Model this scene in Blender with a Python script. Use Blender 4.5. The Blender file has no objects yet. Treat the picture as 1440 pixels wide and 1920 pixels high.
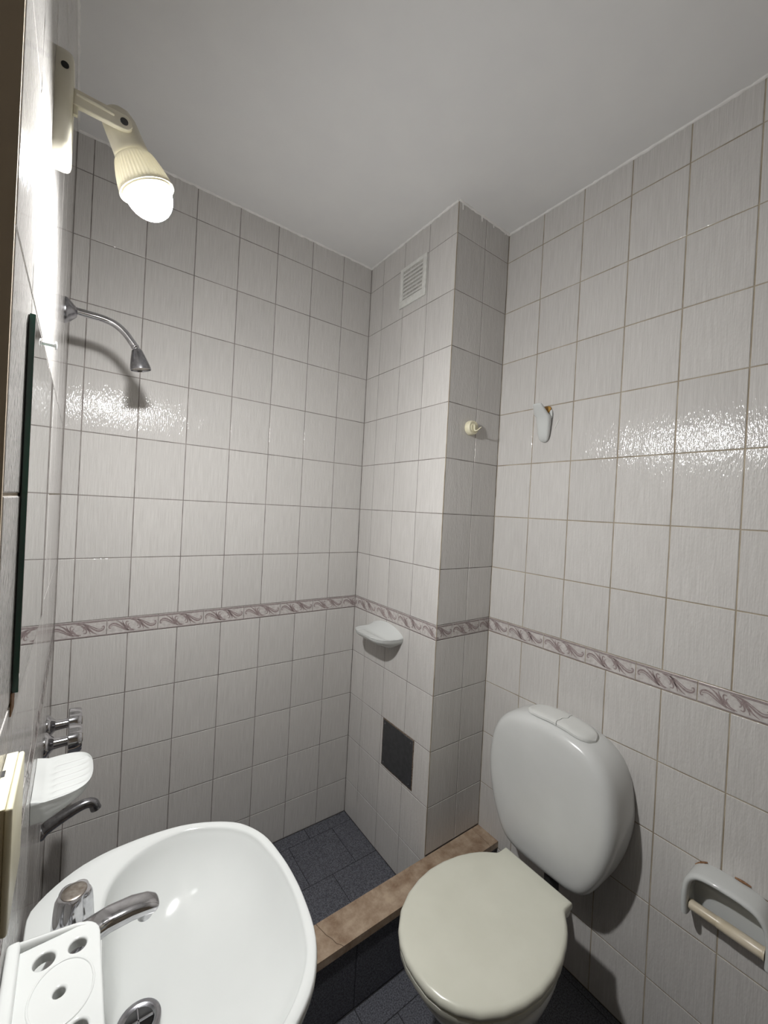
import bpy, bmesh, math, random
from mathutils import Vector, Matrix

random.seed(7)
S = bpy.context.scene
COL = S.collection
PI = math.pi

# ------------------------------------------------------------------ camera
YAW, PITCH, ROLL, FPX = 0.6283, -0.0055, 0.0519, 761.65
fw = Vector((math.sin(YAW) * math.cos(PITCH), math.cos(YAW) * math.cos(PITCH), math.sin(PITCH)))
rt0 = Vector((math.cos(YAW), -math.sin(YAW), 0))
up0 = rt0.cross(fw)
rt = rt0 * math.cos(ROLL) + up0 * math.sin(ROLL)
up = -rt0 * math.sin(ROLL) + up0 * math.cos(ROLL)
cd = bpy.data.cameras.new('camera')
cam = bpy.data.objects.new('camera', cd)
COL.objects.link(cam)
M = Matrix((rt, up, -fw)).transposed().to_4x4()
M.translation = Vector((0.0715, -1.5922, 1.4471))
cam.matrix_world = M
cd.sensor_fit = 'VERTICAL'
cd.sensor_height = 32.0
cd.sensor_width = 24.0
cd.lens = 32.0 * FPX / 1920.0
cd.clip_start = 0.01
cd.clip_end = 50
S.camera = cam

# ------------------------------------------------------------------ world, exposure
BULB = 2400.0
w = bpy.data.worlds.new('world')
S.world = w
w.use_nodes = True
w.node_tree.nodes['Background'].inputs[0].default_value = (1.0, 0.95, 0.88, 1)
w.node_tree.nodes['Background'].inputs[1].default_value = 0.05
S.view_settings.view_transform = 'Standard'
S.view_settings.look = 'None'
S.view_settings.gamma = 1.0
S.view_settings.exposure = 0.0
S.view_settings.use_curve_mapping = False
S.cycles.use_denoising = True
S.cycles.max_bounces = 10
S.cycles.diffuse_bounces = 6
S.cycles.glossy_bounces = 5
S.cycles.transmission_bounces = 6
S.cycles.sample_clamp_indirect = 4.0
S.cycles.caustics_reflective = False
S.cycles.caustics_refractive = False

# ------------------------------------------------------------------ dimensions
TH = 0.0168                      # the left wall stands about one degree off square
XA, XR, DC = 1.089, 1.3726, 0.547
ZC = 2.557
ZSH = 0.037                      # shower floor
ZB0, ZB1 = 0.99, 1.0436          # border strip
TW, THT = 0.1498, 0.2
YR = -2.2

# ------------------------------------------------------------------ materials
def nmat(name, color, rough=0.5, metal=0.0, spec=0.5):
    m = bpy.data.materials.new(name)
    m.use_nodes = True
    b = m.node_tree.nodes['Principled BSDF']
    b.inputs['Base Color'].default_value = (*color, 1)
    b.inputs['Roughness'].default_value = rough
    b.inputs['Metallic'].default_value = metal
    b.inputs['Specular IOR Level'].default_value = spec
    return m

def nodes(m):
    nt = m.node_tree
    return nt, nt.nodes, nt.links, nt.nodes['Principled BSDF']

def noise_color(m, c1, c2, scale=(1, 1, 1), nscale=10, detail=4, lo=0.35, hi=0.65, bump=0.0, bdist=0.001, coord='Position', nrough=0.5):
    nt, N, L, b = nodes(m)
    if coord == 'Position':
        g = N.new('ShaderNodeNewGeometry'); src = g.outputs['Position']
    else:
        g = N.new('ShaderNodeTexCoord'); src = g.outputs['Object']
    mp = N.new('ShaderNodeMapping'); mp.inputs['Scale'].default_value = scale
    L.new(src, mp.inputs['Vector'])
    nz = N.new('ShaderNodeTexNoise')
    nz.inputs['Scale'].default_value = nscale
    nz.inputs['Detail'].default_value = detail
    nz.inputs['Roughness'].default_value = nrough
    L.new(mp.outputs[0], nz.inputs['Vector'])
    cr = N.new('ShaderNodeValToRGB')
    cr.color_ramp.elements[0].position = lo; cr.color_ramp.elements[0].color = (*c1, 1)
    cr.color_ramp.elements[1].position = hi; cr.color_ramp.elements[1].color = (*c2, 1)
    L.new(nz.outputs['Fac'], cr.inputs[0])
    L.new(cr.outputs[0], b.inputs['Base Color'])
    if bump > 0:
        bp = N.new('ShaderNodeBump'); bp.inputs['Strength'].default_value = bump
        bp.inputs['Distance'].default_value = bdist
        L.new(nz.outputs['Fac'], bp.inputs['Height'])
        L.new(bp.outputs[0], b.inputs['Normal'])
    return nz, cr

def tile_material():
    m = nmat('tile_glaze', (0.6, 0.58, 0.56), 0.09, 0.0, 0.32)
    nt, N, L, b = nodes(m)
    g = N.new('ShaderNodeNewGeometry')
    oi = N.new('ShaderNodeObjectInfo')
    mp = N.new('ShaderNodeMapping'); mp.inputs['Scale'].default_value = (520, 520, 12)
    L.new(g.outputs['Position'], mp.inputs['Vector'])
    nz = N.new('ShaderNodeTexNoise'); nz.inputs['Scale'].default_value = 1.0
    nz.inputs['Detail'].default_value = 2.0
    L.new(mp.outputs[0], nz.inputs['Vector'])
    cr = N.new('ShaderNodeValToRGB')
    cr.color_ramp.elements[0].position = 0.30; cr.color_ramp.elements[0].color = (0.505, 0.489, 0.471, 1)
    cr.color_ramp.elements[1].position = 0.70; cr.color_ramp.elements[1].color = (0.602, 0.586, 0.567, 1)
    L.new(nz.outputs['Fac'], cr.inputs[0])
    # every tile came out of the kiln a little different
    hs = N.new('ShaderNodeHueSaturation')
    mr = N.new('ShaderNodeMapRange'); mr.inputs[3].default_value = 0.965; mr.inputs[4].default_value = 1.03
    L.new(oi.outputs['Random'], mr.inputs[0])
    L.new(mr.outputs[0], hs.inputs['Value'])
    L.new(cr.outputs[0], hs.inputs['Color'])
    L.new(hs.outputs[0], b.inputs['Base Color'])
    mp2 = N.new('ShaderNodeMapping'); mp2.inputs['Scale'].default_value = (14, 14, 7)
    L.new(g.outputs['Position'], mp2.inputs['Vector'])
    nz2 = N.new('ShaderNodeTexNoise'); nz2.inputs['Scale'].default_value = 1.0; nz2.inputs['Detail'].default_value = 1.0
    L.new(mp2.outputs[0], nz2.inputs['Vector'])
    mp3 = N.new('ShaderNodeMapping'); mp3.inputs['Scale'].default_value = (310, 310, 70)
    L.new(g.outputs['Position'], mp3.inputs['Vector'])
    nz3 = N.new('ShaderNodeTexNoise'); nz3.inputs['Scale'].default_value = 1.0; nz3.inputs['Detail'].default_value = 1.0
    L.new(mp3.outputs[0], nz3.inputs['Vector'])
    bp = N.new('ShaderNodeBump'); bp.inputs['Strength'].default_value = 1.0; bp.inputs['Distance'].default_value = 0.00088
    L.new(nz3.outputs['Fac'], bp.inputs['Height'])
    bp2 = N.new('ShaderNodeBump'); bp2.inputs['Strength'].default_value = 0.35; bp2.inputs['Distance'].default_value = 0.004
    L.new(nz2.outputs['Fac'], bp2.inputs['Height'])
    L.new(bp2.outputs[0], bp.inputs['Normal'])
    L.new(bp.outputs[0], b.inputs['Normal'])
    return m

MT = {}
MT['tile'] = tile_material()
def simple_noise(key, c1, c2, rough, nscale, **k):
    m = nmat(key, c1, rough); noise_color(m, c1, c2, nscale=nscale, **k); MT[key] = m
simple_noise('grout_grey', (0.15, 0.13, 0.12), (0.30, 0.27, 0.255), 0.85, 18)
simple_noise('grout_tan', (0.25, 0.205, 0.145), (0.40, 0.35, 0.27), 0.85, 18)
simple_noise('ceiling_paint', (0.80, 0.80, 0.80), (0.82, 0.82, 0.815), 0.6, 9, bump=0.05, bdist=0.004, detail=5)
simple_noise('bead_paint', (0.78, 0.77, 0.75), (0.86, 0.85, 0.83), 0.6, 40)
simple_noise('floor_stone', (0.035, 0.037, 0.046), (0.14, 0.144, 0.168), 0.55, 260, detail=3, bump=0.3, bdist=0.0006)
simple_noise('floor_grout', (0.012, 0.012, 0.014), (0.03, 0.03, 0.032), 0.9, 60)
simple_noise('marble', (0.225, 0.145, 0.092), (0.48, 0.375, 0.275), 0.38, 16, detail=9, lo=0.33, hi=0.66, nrough=0.68)
simple_noise('border_glaze', (0.47, 0.44, 0.425), (0.58, 0.555, 0.535), 0.22, 90)
simple_noise('border_mauve', (0.24, 0.19, 0.187), (0.32, 0.262, 0.258), 0.3, 220)
simple_noise('border_edge', (0.29, 0.245, 0.24), (0.37, 0.32, 0.315), 0.3, 120)
simple_noise('casing_wood', (0.52, 0.43, 0.31), (0.62, 0.53, 0.41), 0.6, 8, scale=(1, 1, 0.15))
nodes(MT['casing_wood'])[3].inputs['Specular IOR Level'].default_value = 0.08
MT['casing_wood'].node_tree.nodes['Principled BSDF'].inputs['Roughness'].default_value = 0.9
simple_noise('rear_paint', (0.15, 0.12, 0.09), (0.19, 0.16, 0.12), 0.9, 6)
simple_noise('cream_plastic', (0.70, 0.66, 0.48), (0.75, 0.71, 0.54), 0.35, 30)
simple_noise('shaded_cream', (0.40, 0.35, 0.23), (0.52, 0.46, 0.32), 0.5, 25)  # switch box cream, with the shade of its unlit near side in the colour
simple_noise('lamp_plastic', (0.76, 0.73, 0.61), (0.81, 0.78, 0.67), 0.38, 30)
simple_noise('ceramic', (0.56, 0.575, 0.565), (0.59, 0.605, 0.595), 0.07, 6)
simple_noise('tank_plastic', (0.60, 0.61, 0.60), (0.63, 0.64, 0.63), 0.22, 8)
simple_noise('lid_plastic', (0.62, 0.62, 0.53), (0.65, 0.65, 0.56), 0.26, 10)
simple_noise('button_plastic', (0.64, 0.65, 0.63), (0.68, 0.69, 0.67), 0.3, 10)
simple_noise('roller_plastic', (0.56, 0.49, 0.36), (0.64, 0.57, 0.45), 0.3, 30)
simple_noise('glue', (0.30, 0.14, 0.02), (0.52, 0.30, 0.06), 0.5, 120)
simple_noise('rust', (0.16, 0.075, 0.03), (0.30, 0.17, 0.09), 0.8, 150)
simple_noise('panel_black', (0.030, 0.031, 0.034), (0.045, 0.046, 0.05), 0.45, 60)
simple_noise('panel_rim', (0.07, 0.045, 0.03), (0.22, 0.17, 0.13), 0.9, 160)
simple_noise('vent_white', (0.60, 0.60, 0.57), (0.70, 0.70, 0.67), 0.6, 60)
simple_noise('vent_dust', (0.36, 0.35, 0.33), (0.52, 0.51, 0.48), 0.9, 80)
simple_noise('dark_rubber', (0.012, 0.012, 0.012), (0.025, 0.025, 0.025), 0.6, 60)
simple_noise('blackening', (0.02, 0.02, 0.02), (0.04, 0.04, 0.04), 0.8, 50)
simple_noise('plaster_chip', (0.66, 0.60, 0.44), (0.72, 0.67, 0.52), 0.7, 60)
m = nmat('chrome', (0.62, 0.62, 0.64), 0.10, 1.0); noise_color(m, (0.50, 0.50, 0.52), (0.66, 0.66, 0.68), nscale=60); MT['chrome'] = m
m = nmat('nail_steel', (0.75, 0.75, 0.76), 0.35, 0.6); noise_color(m, (0.68, 0.68, 0.69), (0.78, 0.78, 0.79), nscale=90); MT['nail_steel'] = m
m = nmat('dull_chrome', (0.36, 0.36, 0.38), 0.22, 1.0); noise_color(m, (0.28, 0.28, 0.30), (0.42, 0.42, 0.44), nscale=80); MT['dull_chrome'] = m
m = nmat('worn_cap', (0.42, 0.38, 0.33), 0.28, 1.0); noise_color(m, (0.30, 0.26, 0.22), (0.48, 0.44, 0.40), nscale=120); MT['worn_cap'] = m
m = nmat('verdigris', (0.15, 0.11, 0.06), 0.6, 0.4); noise_color(m, (0.10, 0.06, 0.025), (0.28, 0.21, 0.12), nscale=120); MT['verdigris'] = m
m = nmat('mirror_silver', (0.86, 0.88, 0.87), 0.012, 1.0); noise_color(m, (0.85, 0.87, 0.86), (0.88, 0.90, 0.89), nscale=4); MT['mirror'] = m
m = nmat('glass_edge', (0.004, 0.055, 0.034), 0.12); noise_color(m, (0.003, 0.03, 0.02), (0.006, 0.075, 0.045), nscale=7); MT['glass_edge'] = m
m = nmat('cup_plastic', (0.80, 0.77, 0.64), 0.38)
noise_color(m, (0.78, 0.75, 0.62), (0.83, 0.80, 0.68), nscale=30)
nt, N, L, b = nodes(m)
tl = N.new('ShaderNodeBsdfTranslucent'); tl.inputs[0].default_value = (0.90, 0.86, 0.70, 1)
mx = N.new('ShaderNodeMixShader'); mx.inputs[0].default_value = 0.045
L.new(b.outputs[0], mx.inputs[1]); L.new(tl.outputs[0], mx.inputs[2])
L.new(mx.outputs[0], N['Material Output'].inputs['Surface'])
MT['cup_plastic'] = m
m = nmat('bulb_glow', (1, 1, 1), 0.3)
nt, N, L, b = nodes(m)
b.inputs['Emission Color'].default_value = (1.0, 0.995, 0.985, 1)
# an LED bulb throws most of its light forwards: strength grows from neck to tip along the bulb's own axis
tc = N.new('ShaderNodeTexCoord')
dt = N.new('ShaderNodeVectorMath'); dt.operation = 'DOT_PRODUCT'; dt.inputs[1].default_value = (0.44, 0, -0.898)
L.new(tc.outputs['Object'], dt.inputs[0])
mr = N.new('ShaderNodeMapRange'); mr.interpolation_type = 'SMOOTHSTEP'
q0 = 0.0757 * 0.44 - 0.0722 * 0.898
mr.inputs[1].default_value = q0 + 0.082; mr.inputs[2].default_value = q0 + 0.117
mr.inputs[3].default_value = BULB * 0.003; mr.inputs[4].default_value = BULB
L.new(dt.outputs['Value'], mr.inputs[0])
L.new(mr.outputs[0], b.inputs['Emission Strength'])
MT['bulb'] = m

# ------------------------------------------------------------------ object helpers
def link(o, parent=None):
    COL.objects.link(o)
    if parent is not None:
        o.parent = parent
    return o

def meshobj(name, verts, faces, mat, parent=None, smooth=None, mats=None, fmat=None):
    me = bpy.data.meshes.new(name)
    me.from_pydata([tuple(v) for v in verts], [], [tuple(f) for f in faces])
    bm = bmesh.new(); bm.from_mesh(me)
    bmesh.ops.recalc_face_normals(bm, faces=bm.faces)
    bm.to_mesh(me); bm.free()
    if mats:
        for k in mats: me.materials.append(MT[k])
        if fmat:
            for p, i in zip(me.polygons, fmat): p.material_index = i
    else:
        me.materials.append(MT[mat])
    if smooth is not None:
        shade(me, smooth)
    return link(bpy.data.objects.new(name, me), parent)

def shade(me, ang):
    for p in me.polygons: p.use_smooth = True
    try:
        me.set_sharp_from_angle(angle=math.radians(ang))
    except Exception:
        pass

def bmobj(name, bm, mat, parent=None, smooth=None):
    me = bpy.data.meshes.new(name)
    bmesh.ops.recalc_face_normals(bm, faces=bm.faces)
    bm.to_mesh(me); bm.free()
    me.materials.append(MT[mat])
    if smooth is not None: shade(me, smooth)
    return link(bpy.data.objects.new(name, me), parent)

def thing(name, label, cat, loc=(0, 0, 0), rz=0.0, group=None):
    o = bpy.data.objects.new(name, None)
    o.empty_display_size = 0.05
    COL.objects.link(o)
    o.location = loc; o.rotation_euler = (0, 0, rz)
    o['label'] = label; o['category'] = cat
    if group: o['group'] = group
    return o

def struct(o, label=None):
    o['kind'] = 'structure'
    if label: o['label'] = label
    return o

def Lw(s, n, z):                 # a point on the left wall: s from the far corner, n off the wall
    return Vector((s * math.sin(TH) + n * math.cos(TH), -s * math.cos(TH) + n * math.sin(TH), z))

def boxvf(x0, x1, y0, y1, z0, z1):
    v = [(x0, y0, z0), (x1, y0, z0), (x1, y1, z0), (x0, y1, z0), (x0, y0, z1), (x1, y0, z1), (x1, y1, z1), (x0, y1, z1)]
    f = [(0, 3, 2, 1), (4, 5, 6, 7), (0, 1, 5, 4), (1, 2, 6, 5), (2, 3, 7, 6), (3, 0, 4, 7)]
    return v, f

def boxes(name, lst, mat, parent=None):
    V, F = [], []
    for b in lst:
        v, f = boxvf(*b); o = len(V); V += v; F += [tuple(i + o for i in q) for q in f]
    return meshobj(name, V, F, mat, parent)

def rbox(name, b, r, mat, parent=None, seg=3, smooth=40):
    bm = bmesh.new()
    v, f = boxvf(*b)
    vs = [bm.verts.new(p) for p in v]
    for q in f: bm.faces.new([vs[i] for i in q])
    bmesh.ops.bevel(bm, geom=bm.edges[:], offset=r, segments=seg, affect='EDGES', profile=0.5)
    return bmobj(name, bm, mat, parent, smooth)

def loft(rings, cap0=True, cap1=True, closed=True):
    V, F = [], []
    n = len(rings[0])
    for r in rings: V += [tuple(p) for p in r]
    for i in range(len(rings) - 1):
        for j in range(n if closed else n - 1):
            a = i * n + j; b = i * n + (j + 1) % n
            F.append((a, b, b + n, a + n))
    if cap0: F.append(tuple(range(n - 1, -1, -1)))
    if cap1: F.append(tuple(range((len(rings) - 1) * n, len(rings) * n)))
    return V, F

def basis(d):
    d = Vector(d).normalized()
    h = Vector((0, 0, 1)) if abs(d.z) < 0.9 else Vector((1, 0, 0))
    a = h.cross(d).normalized(); b = d.cross(a)
    return a, b, d

def lathe(name, org, axis, prof, mat, parent=None, seg=28, smooth=40, flute=None, cap0=True, cap1=True):
    """prof: (distance along axis, radius)"""
    a, b, d = basis(axis); org = Vector(org)
    rings = []
    for k, (t, r) in enumerate(prof):
        ring = []
        for j in range(seg):
            an = 2 * PI * j / seg
            rr = max(r, 1e-5)
            if flute: rr = rr * (1 + flute(k, an))
            ring.append(org + d * t + (a * math.cos(an) + b * math.sin(an)) * rr)
        rings.append(ring)
    V, F = loft(rings, cap0, cap1)
    return meshobj(name, V, F, mat, parent, smooth)

def spline(pts, n=8):
    P = [Vector(p) for p in pts]; out = []
    for i in range(len(P) - 1):
        p0 = P[max(i - 1, 0)]; p1 = P[i]; p2 = P[i + 1]; p3 = P[min(i + 2, len(P) - 1)]
        for k in range(n):
            t = k / n
            out.append(0.5 * ((2 * p1) + (p2 - p0) * t + (2 * p0 - 5 * p1 + 4 * p2 - p3) * t * t + (3 * p1 - p0 - 3 * p2 + p3) * t ** 3))
    out.append(P[-1]); return out

def interp(vals, f):
    x = f * (len(vals) - 1); i = min(int(x), len(vals) - 2); return vals[i] + (vals[i + 1] - vals[i]) * (x - i)

def tube(name, pts, rad, mat, parent=None, seg=14, n=8, squash=1.0, smooth=50, cap=True):
    path = spline(pts, n)
    rings = []; a_prev = None
    for i, p in enumerate(path):
        t = (path[min(i + 1, len(path) - 1)] - path[max(i - 1, 0)]).normalized()
        if a_prev is None: a, b, _ = basis(t)
        else:
            a = (a_prev - t * a_prev.dot(t)).normalized(); b = t.cross(a)
        a_prev = a
        r = interp(rad, i / (len(path) - 1)) if isinstance(rad, (list, tuple)) else rad
        rings.append([p + (a * math.cos(2 * PI * j / seg) + b * math.sin(2 * PI * j / seg) * squash) * r for j in range(seg)])
    V, F = loft(rings, cap, cap)
    return meshobj(name, V, F, mat, parent, smooth)

# ------------------------------------------------------------------ tiles
TILE_CACHE = {}
def tile_mesh(w_, h_, mat):
    key = (round(w_, 4), round(h_, 4), mat)
    if key in TILE_CACHE: return TILE_CACHE[key]
    V, F = [], []
    def ring(ins, d):
        x, y = w_ / 2 - ins, h_ / 2 - ins
        return [(-x, -y, d), (x, -y, d), (x, y, d), (-x, y, d)]
    V, F = loft([ring(0, -0.005), ring(0, -0.0011), ring(0.0004, -0.0004), ring(0.0013, 0.0)], False, True)
    me = bpy.data.meshes.new('tile')
    me.from_pydata(V, [], F); me.materials.append(MT[mat])
    TILE_CACHE[key] = me
    return me

def place_tile(parent, org, u, v, n, w_, h_, mat='tile', name='tile', tilt=0.0022):
    o = bpy.data.objects.new(name, tile_mesh(w_, h_, mat))
    R = Matrix((Vector(u), Vector(v), Vector(n))).transposed()
    R = R @ Matrix.Rotation(random.uniform(-tilt, tilt), 3, 'X') @ Matrix.Rotation(random.uniform(-tilt, tilt), 3, 'Y')
    m4 = R.to_4x4(); m4.translation = Vector(org) + Vector(n) * random.uniform(-0.0002, 0.0)
    link(o, parent)
    o.matrix_basis = m4
    return o

def orn_mesh(u0, u1):
    """scroll ornament in a 0.148 x 0.0536 border tile, clipped to u0..u1"""
    W, H = 0.148, ZB1 - ZB0
    bm = bmesh.new()
    def ribbon(pts, w0, w1, w2):
        P = spline([(p[0] * W, p[1] * H, 0) for p in pts], 6)
        pr = None
        for i, p in enumerate(P):
            t = (P[min(i + 1, len(P) - 1)] - P[max(i - 1, 0)]).normalized()
            nn = Vector((-t.y, t.x, 0))
            ww = interp([w0, w1, w2], i / (len(P) - 1)) * 0.85
            q = (bm.verts.new(p + nn * ww), bm.verts.new(p - nn * ww))
            if pr: bm.faces.new((pr[0], pr[1], q[1], q[0]))
            pr = q
    half = [([(0.085, 0.44), (0.055, 0.40), (0.045, 0.52), (0.075, 0.64), (0.14, 0.68), (0.22, 0.58), (0.31, 0.38), (0.40, 0.22), (0.52, 0.14)], .0014, .0030, .0016),
            ([(0.07, 0.50), (0.10, 0.56), (0.16, 0.55), (0.24, 0.42), (0.34, 0.25), (0.42, 0.16)], .0010, .0016, .0010),
            ([(0.17, 0.86), (0.24, 0.74), (0.31, 0.54), (0.36, 0.34), (0.42, 0.20)], .0006, .0034, .0014),
            ([(0.29, 0.82), (0.31, 0.64), (0.35, 0.46), (0.40, 0.30)], .0008, .0024, .0012),
            ([(0.41, 0.72), (0.37, 0.74), (0.36, 0.60), (0.39, 0.42), (0.45, 0.26), (0.55, 0.16)], .0012, .0026, .0010),
            ([(0.43, 0.60), (0.405, 0.56), (0.41, 0.44), (0.46, 0.30)], .0009, .0014, .0008)]
    for pts, a, b_, c in half:
        ribbon(pts, a, b_, c)
        ribbon([(1 - p[0], 1 - p[1]) for p in pts], a, b_, c)
    for co, no in (((u0 * W, 0, 0), (-1, 0, 0)), ((u1 * W, 0, 0), (1, 0, 0))):
        bmesh.ops.bisect_plane(bm, geom=bm.verts[:] + bm.edges[:] + bm.faces[:], plane_co=co, plane_no=no, clear_outer=True)
    for v in bm.verts:
        v.co.x -= (u0 + u1) / 2 * W; v.co.y -= H / 2; v.co.z = 0.00045
    for f in bm.faces:
        if f.normal.z < 0: f.normal_flip()
    me = bpy.data.meshes.new('scroll_print'); bm.to_mesh(me); bm.free()
    me.materials.append(MT['border_mauve'])
    return me

ORN = {}
def place_border(parent, org, u, v, n, w_, u0, u1):
    H = ZB1 - ZB0
    o = place_tile(parent, org, u, v, n, w_, H - 0.0016, 'border_glaze', 'border_tile', 0.001)
    key = (round(u0, 3), round(u1, 3))
    if key not in ORN: ORN[key] = orn_mesh(u0, u1)
    c = bpy.data.objects.new('scroll_print', ORN[key]); link(c, o)
    ek = ('edge', round(w_, 4))
    if ek not in TILE_CACHE:
        V, F = [], []
        for y0, y1 in ((H / 2 - 0.0075, H / 2 - 0.0012), (-H / 2 + 0.0012, -H / 2 + 0.0045)):
            q = len(V)
            V += [(-w_ / 2 + .0008, y0, .0003), (w_ / 2 - .0008, y0, .0003), (w_ / 2 - .0008, y1, .0011), (-w_ / 2 + .0008, y1, .0011)]
            F.append((q, q + 1, q + 2, q + 3))
        me = bpy.data.meshes.new('edge_band'); me.from_pydata(V, [], F); me.materials.append(MT['border_edge'])
        TILE_CACHE[ek] = me
    c = bpy.data.objects.new('edge_band', TILE_CACHE[ek]); link(c, o)
    return o

def tile_face(parent, org, u, n, length, joints, bjoints, z0, gap=0.0024, skip=None):
    """org: foot of the face at u=0 (z=0). joints / bjoints: u positions of the upright joints"""
    u = Vector(u); n = Vector(n); v = Vector((0, 0, 1)); org = Vector(org)
    cols = [0.0] + list(joints) + [length]
    rows = [z0] + [z for z in (0.19, 0.39, 0.59, 0.79) if z > z0 + 0.01] + [ZB0]
    up_rows = [ZB1 + 0.2 * k for k in range(8)] + [ZC]
    for zs in (rows, up_rows):
        for za, zb in zip(zs[:-1], zs[1:]):
            for ua, ub in zip(cols[:-1], cols[1:]):
                ga = gap / 2
                w_ = ub - ua - gap; h_ = zb - za - gap
                place_tile(parent, org + u * ((ua + ub) / 2) + v * ((za + zb) / 2), u, v, n, w_, h_)
    bc = [0.0] + list(bjoints) + [length]
    P = 0.148
    for k, (ua, ub) in enumerate(zip(bc[:-1], bc[1:])):
        ln = ub - ua
        if ln >= P * 0.97: u0, u1 = 0.0, 1.0
        elif k == 0: u0, u1 = 1 - ln / P, 1.0
        else: u0, u1 = 0.0, ln / P
        place_border(parent, org + u * ((ua + ub) / 2) + v * ((ZB0 + ZB1) / 2), u, v, n, ln - 0.0016, u0, u1)

RECESS = 0.0013
# ------------------------------------------------------------------ walls, floor, ceiling
wall_back = struct(boxes('wall_back', [(-0.12, XA + 0.3, RECESS, 0.12, -0.1, ZC + 0.1)], 'grout_grey'), 'far shower wall of pale streaked tiles with scroll border')
tile_face(wall_back, (0, 0, 0), (1, 0, 0), (0, -1, 0), XA,
          [0.043 + TW * k for k in range(7)], [0.134 + 0.1478 * k for k in range(7)], ZSH)

wall_shaft = struct(boxes('wall_shaft', [(XA + RECESS, XR + 0.1, -DC + RECESS, 0.1, 0.0, ZC + 0.1)], 'grout_grey'), 'boxed out tiled shaft in the corner of the shower')
tile_face(wall_shaft, (XA, 0, 0), (0, -1, 0), (-1, 0, 0), DC, [0.098, 0.248, 0.398], [0.022, 0.170, 0.322, 0.470], ZSH)
tile_face(wall_shaft, (XA, -DC, 0), (1, 0, 0), (0, -1, 0), XR - XA, [0.1495], [0.080, 0.226], 0.219)

wall_right = struct(boxes('wall_right', [(XR + RECESS, XR + 0.12, YR - 0.1, 0.12, -0.1, ZC + 0.1)], 'grout_tan'), 'right wall of pale streaked tiles behind the toilet')
RL = -YR - DC
tile_face(wall_right, (XR, -DC, 0), (0, -1, 0), (-1, 0, 0), RL,
          [0.153 + TW * k for k in range(10)], [0.092 + 0.148 * k for k in range(11)], 0.0, gap=0.0028)

# left wall: built in its own frame (x off the wall, y = -s) and turned about the corner
S_END, S_OPEN0, S_OPEN1 = 1.180, 1.182, 2.02
wall_left = struct(boxes('wall_left', [(-0.1, -RECESS, -S_OPEN0, 0.1, -0.1, ZC + 0.1),
                                       (-0.1, -RECESS, -2.3, -S_OPEN1, -0.1, ZC + 0.1),
                                       (-0.1, -RECESS, -S_OPEN1, -S_OPEN0, ZC + 0.0, ZC + 0.1)], 'grout_tan'), 'left wall of glossy tiles with the mirror and lamp')
wall_left.rotation_euler = (0, 0, TH)
tile_face(wall_left, (0, -S_END, 0), (0, 1, 0), (1, 0, 0), S_END,
          [S_END - 0.15 * k for k in range(7, 0, -1)], [S_END - 0.1 - 0.148 * k for k in range(7, -1, -1)], 0.0, gap=0.0026)

wall_rear = struct(boxes('wall_rear', [(-0.1, XR + 0.1, YR - 0.1, YR, -0.1, ZC + 0.1)], 'rear_paint'), 'plain wall behind the photographer')
ceiling = struct(boxes('ceiling', [(-0.2, XR + 0.1, YR - 0.1, 0.1, ZC, ZC + 0.1)], 'ceiling_paint'), 'white painted plaster ceiling')

floor = struct(boxes('floor', [(-0.1, XR + 0.1, YR - 0.1, -0.60, -0.1, -0.0012), (-0.1, XA + 0.05, -0.60, 0.1, -0.1, ZSH - 0.0012)], 'floor_grout'), 'dark speckled stone tile floor')
def floor_rows(rows, x0, x1, offs, z, name='floor_tile', pitch=0.2):
    for (ya, yb), off in zip(zip(rows[:-1], rows[1:]), offs):
        xs = [x0]; x = off
        while x > x0 + 0.012: x -= pitch
        while x < x1 - 0.012:
            if x > x0 + 0.012: xs.append(x)
            x += pitch
        xs.append(x1)
        for xa, xb in zip(xs[:-1], xs[1:]):
            place_tile(floor, ((xa + xb) / 2, (ya + yb) / 2, z), (1, 0, 0), (0, 1, 0), (0, 0, 1), xb - xa - 0.0022, yb - ya - 0.0022, 'floor_stone', name, 0.0015)
floor_rows([-0.55, -0.46, -0.26, -0.06, 0.0], 0.0, XA, [0.79, 0.885, 0.79, 0.885], ZSH)
floor_rows([-2.2, -2.116, -1.916, -1.716, -1.516, -1.316, -1.116, -0.916, -0.716, -0.641], 0.0, XR, [0.749, 0.849, 0.749, 0.849, 0.749, 0.849, 0.749, 0.849, 0.949], 0.0)

# wavy bead of ceiling paint along the wall tops
def bead(name, p0, p1, label, inward):
    p0 = Vector(p0); p1 = Vector(p1); n = int((p1 - p0).length / 0.012)
    ax = (p1 - p0).normalized(); iw = Vector(inward)
    rings = []
    for i in range(n + 1):
        c = p0.lerp(p1, i / n)
        rr = 0.0052 + random.uniform(-0.0014, 0.0018)
        dz = random.uniform(-0.0012, 0.0012)
        rings.append([c + iw * (rr * math.cos(a)) + Vector((0, 0, dz - rr * math.sin(a))) for a in [k * PI / 2 / 4 for k in range(5)]] + [c + Vector((0, 0, 0.001)) - iw * 0.0005])
    V, F = loft(rings)
    o = meshobj(name, V, F, 'bead_paint', None, 60)
    return struct(o, label)
bead('trim_1', (0, 0, ZC), (XA, 0, ZC), 'ragged bead of ceiling paint above the far wall', (0, -1, 0))
bead('trim_2', (XA, 0, ZC), (XA, -DC, ZC), 'ragged bead of ceiling paint along the shaft side', (-1, 0, 0))
bead('trim_3', (XA, -DC, ZC), (XR, -DC, ZC), 'ragged bead of ceiling paint along the shaft front', (0, -1, 0))
bead('trim_4', (XR, -DC, ZC), (XR, YR, ZC), 'ragged bead of ceiling paint above the right wall', (-1, 0, 0))
bead('trim_5', tuple(Lw(0, 0, ZC)), tuple(Lw(2.1, 0, ZC)), 'ragged bead of ceiling paint above the left wall', (1, 0, 0))

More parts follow.
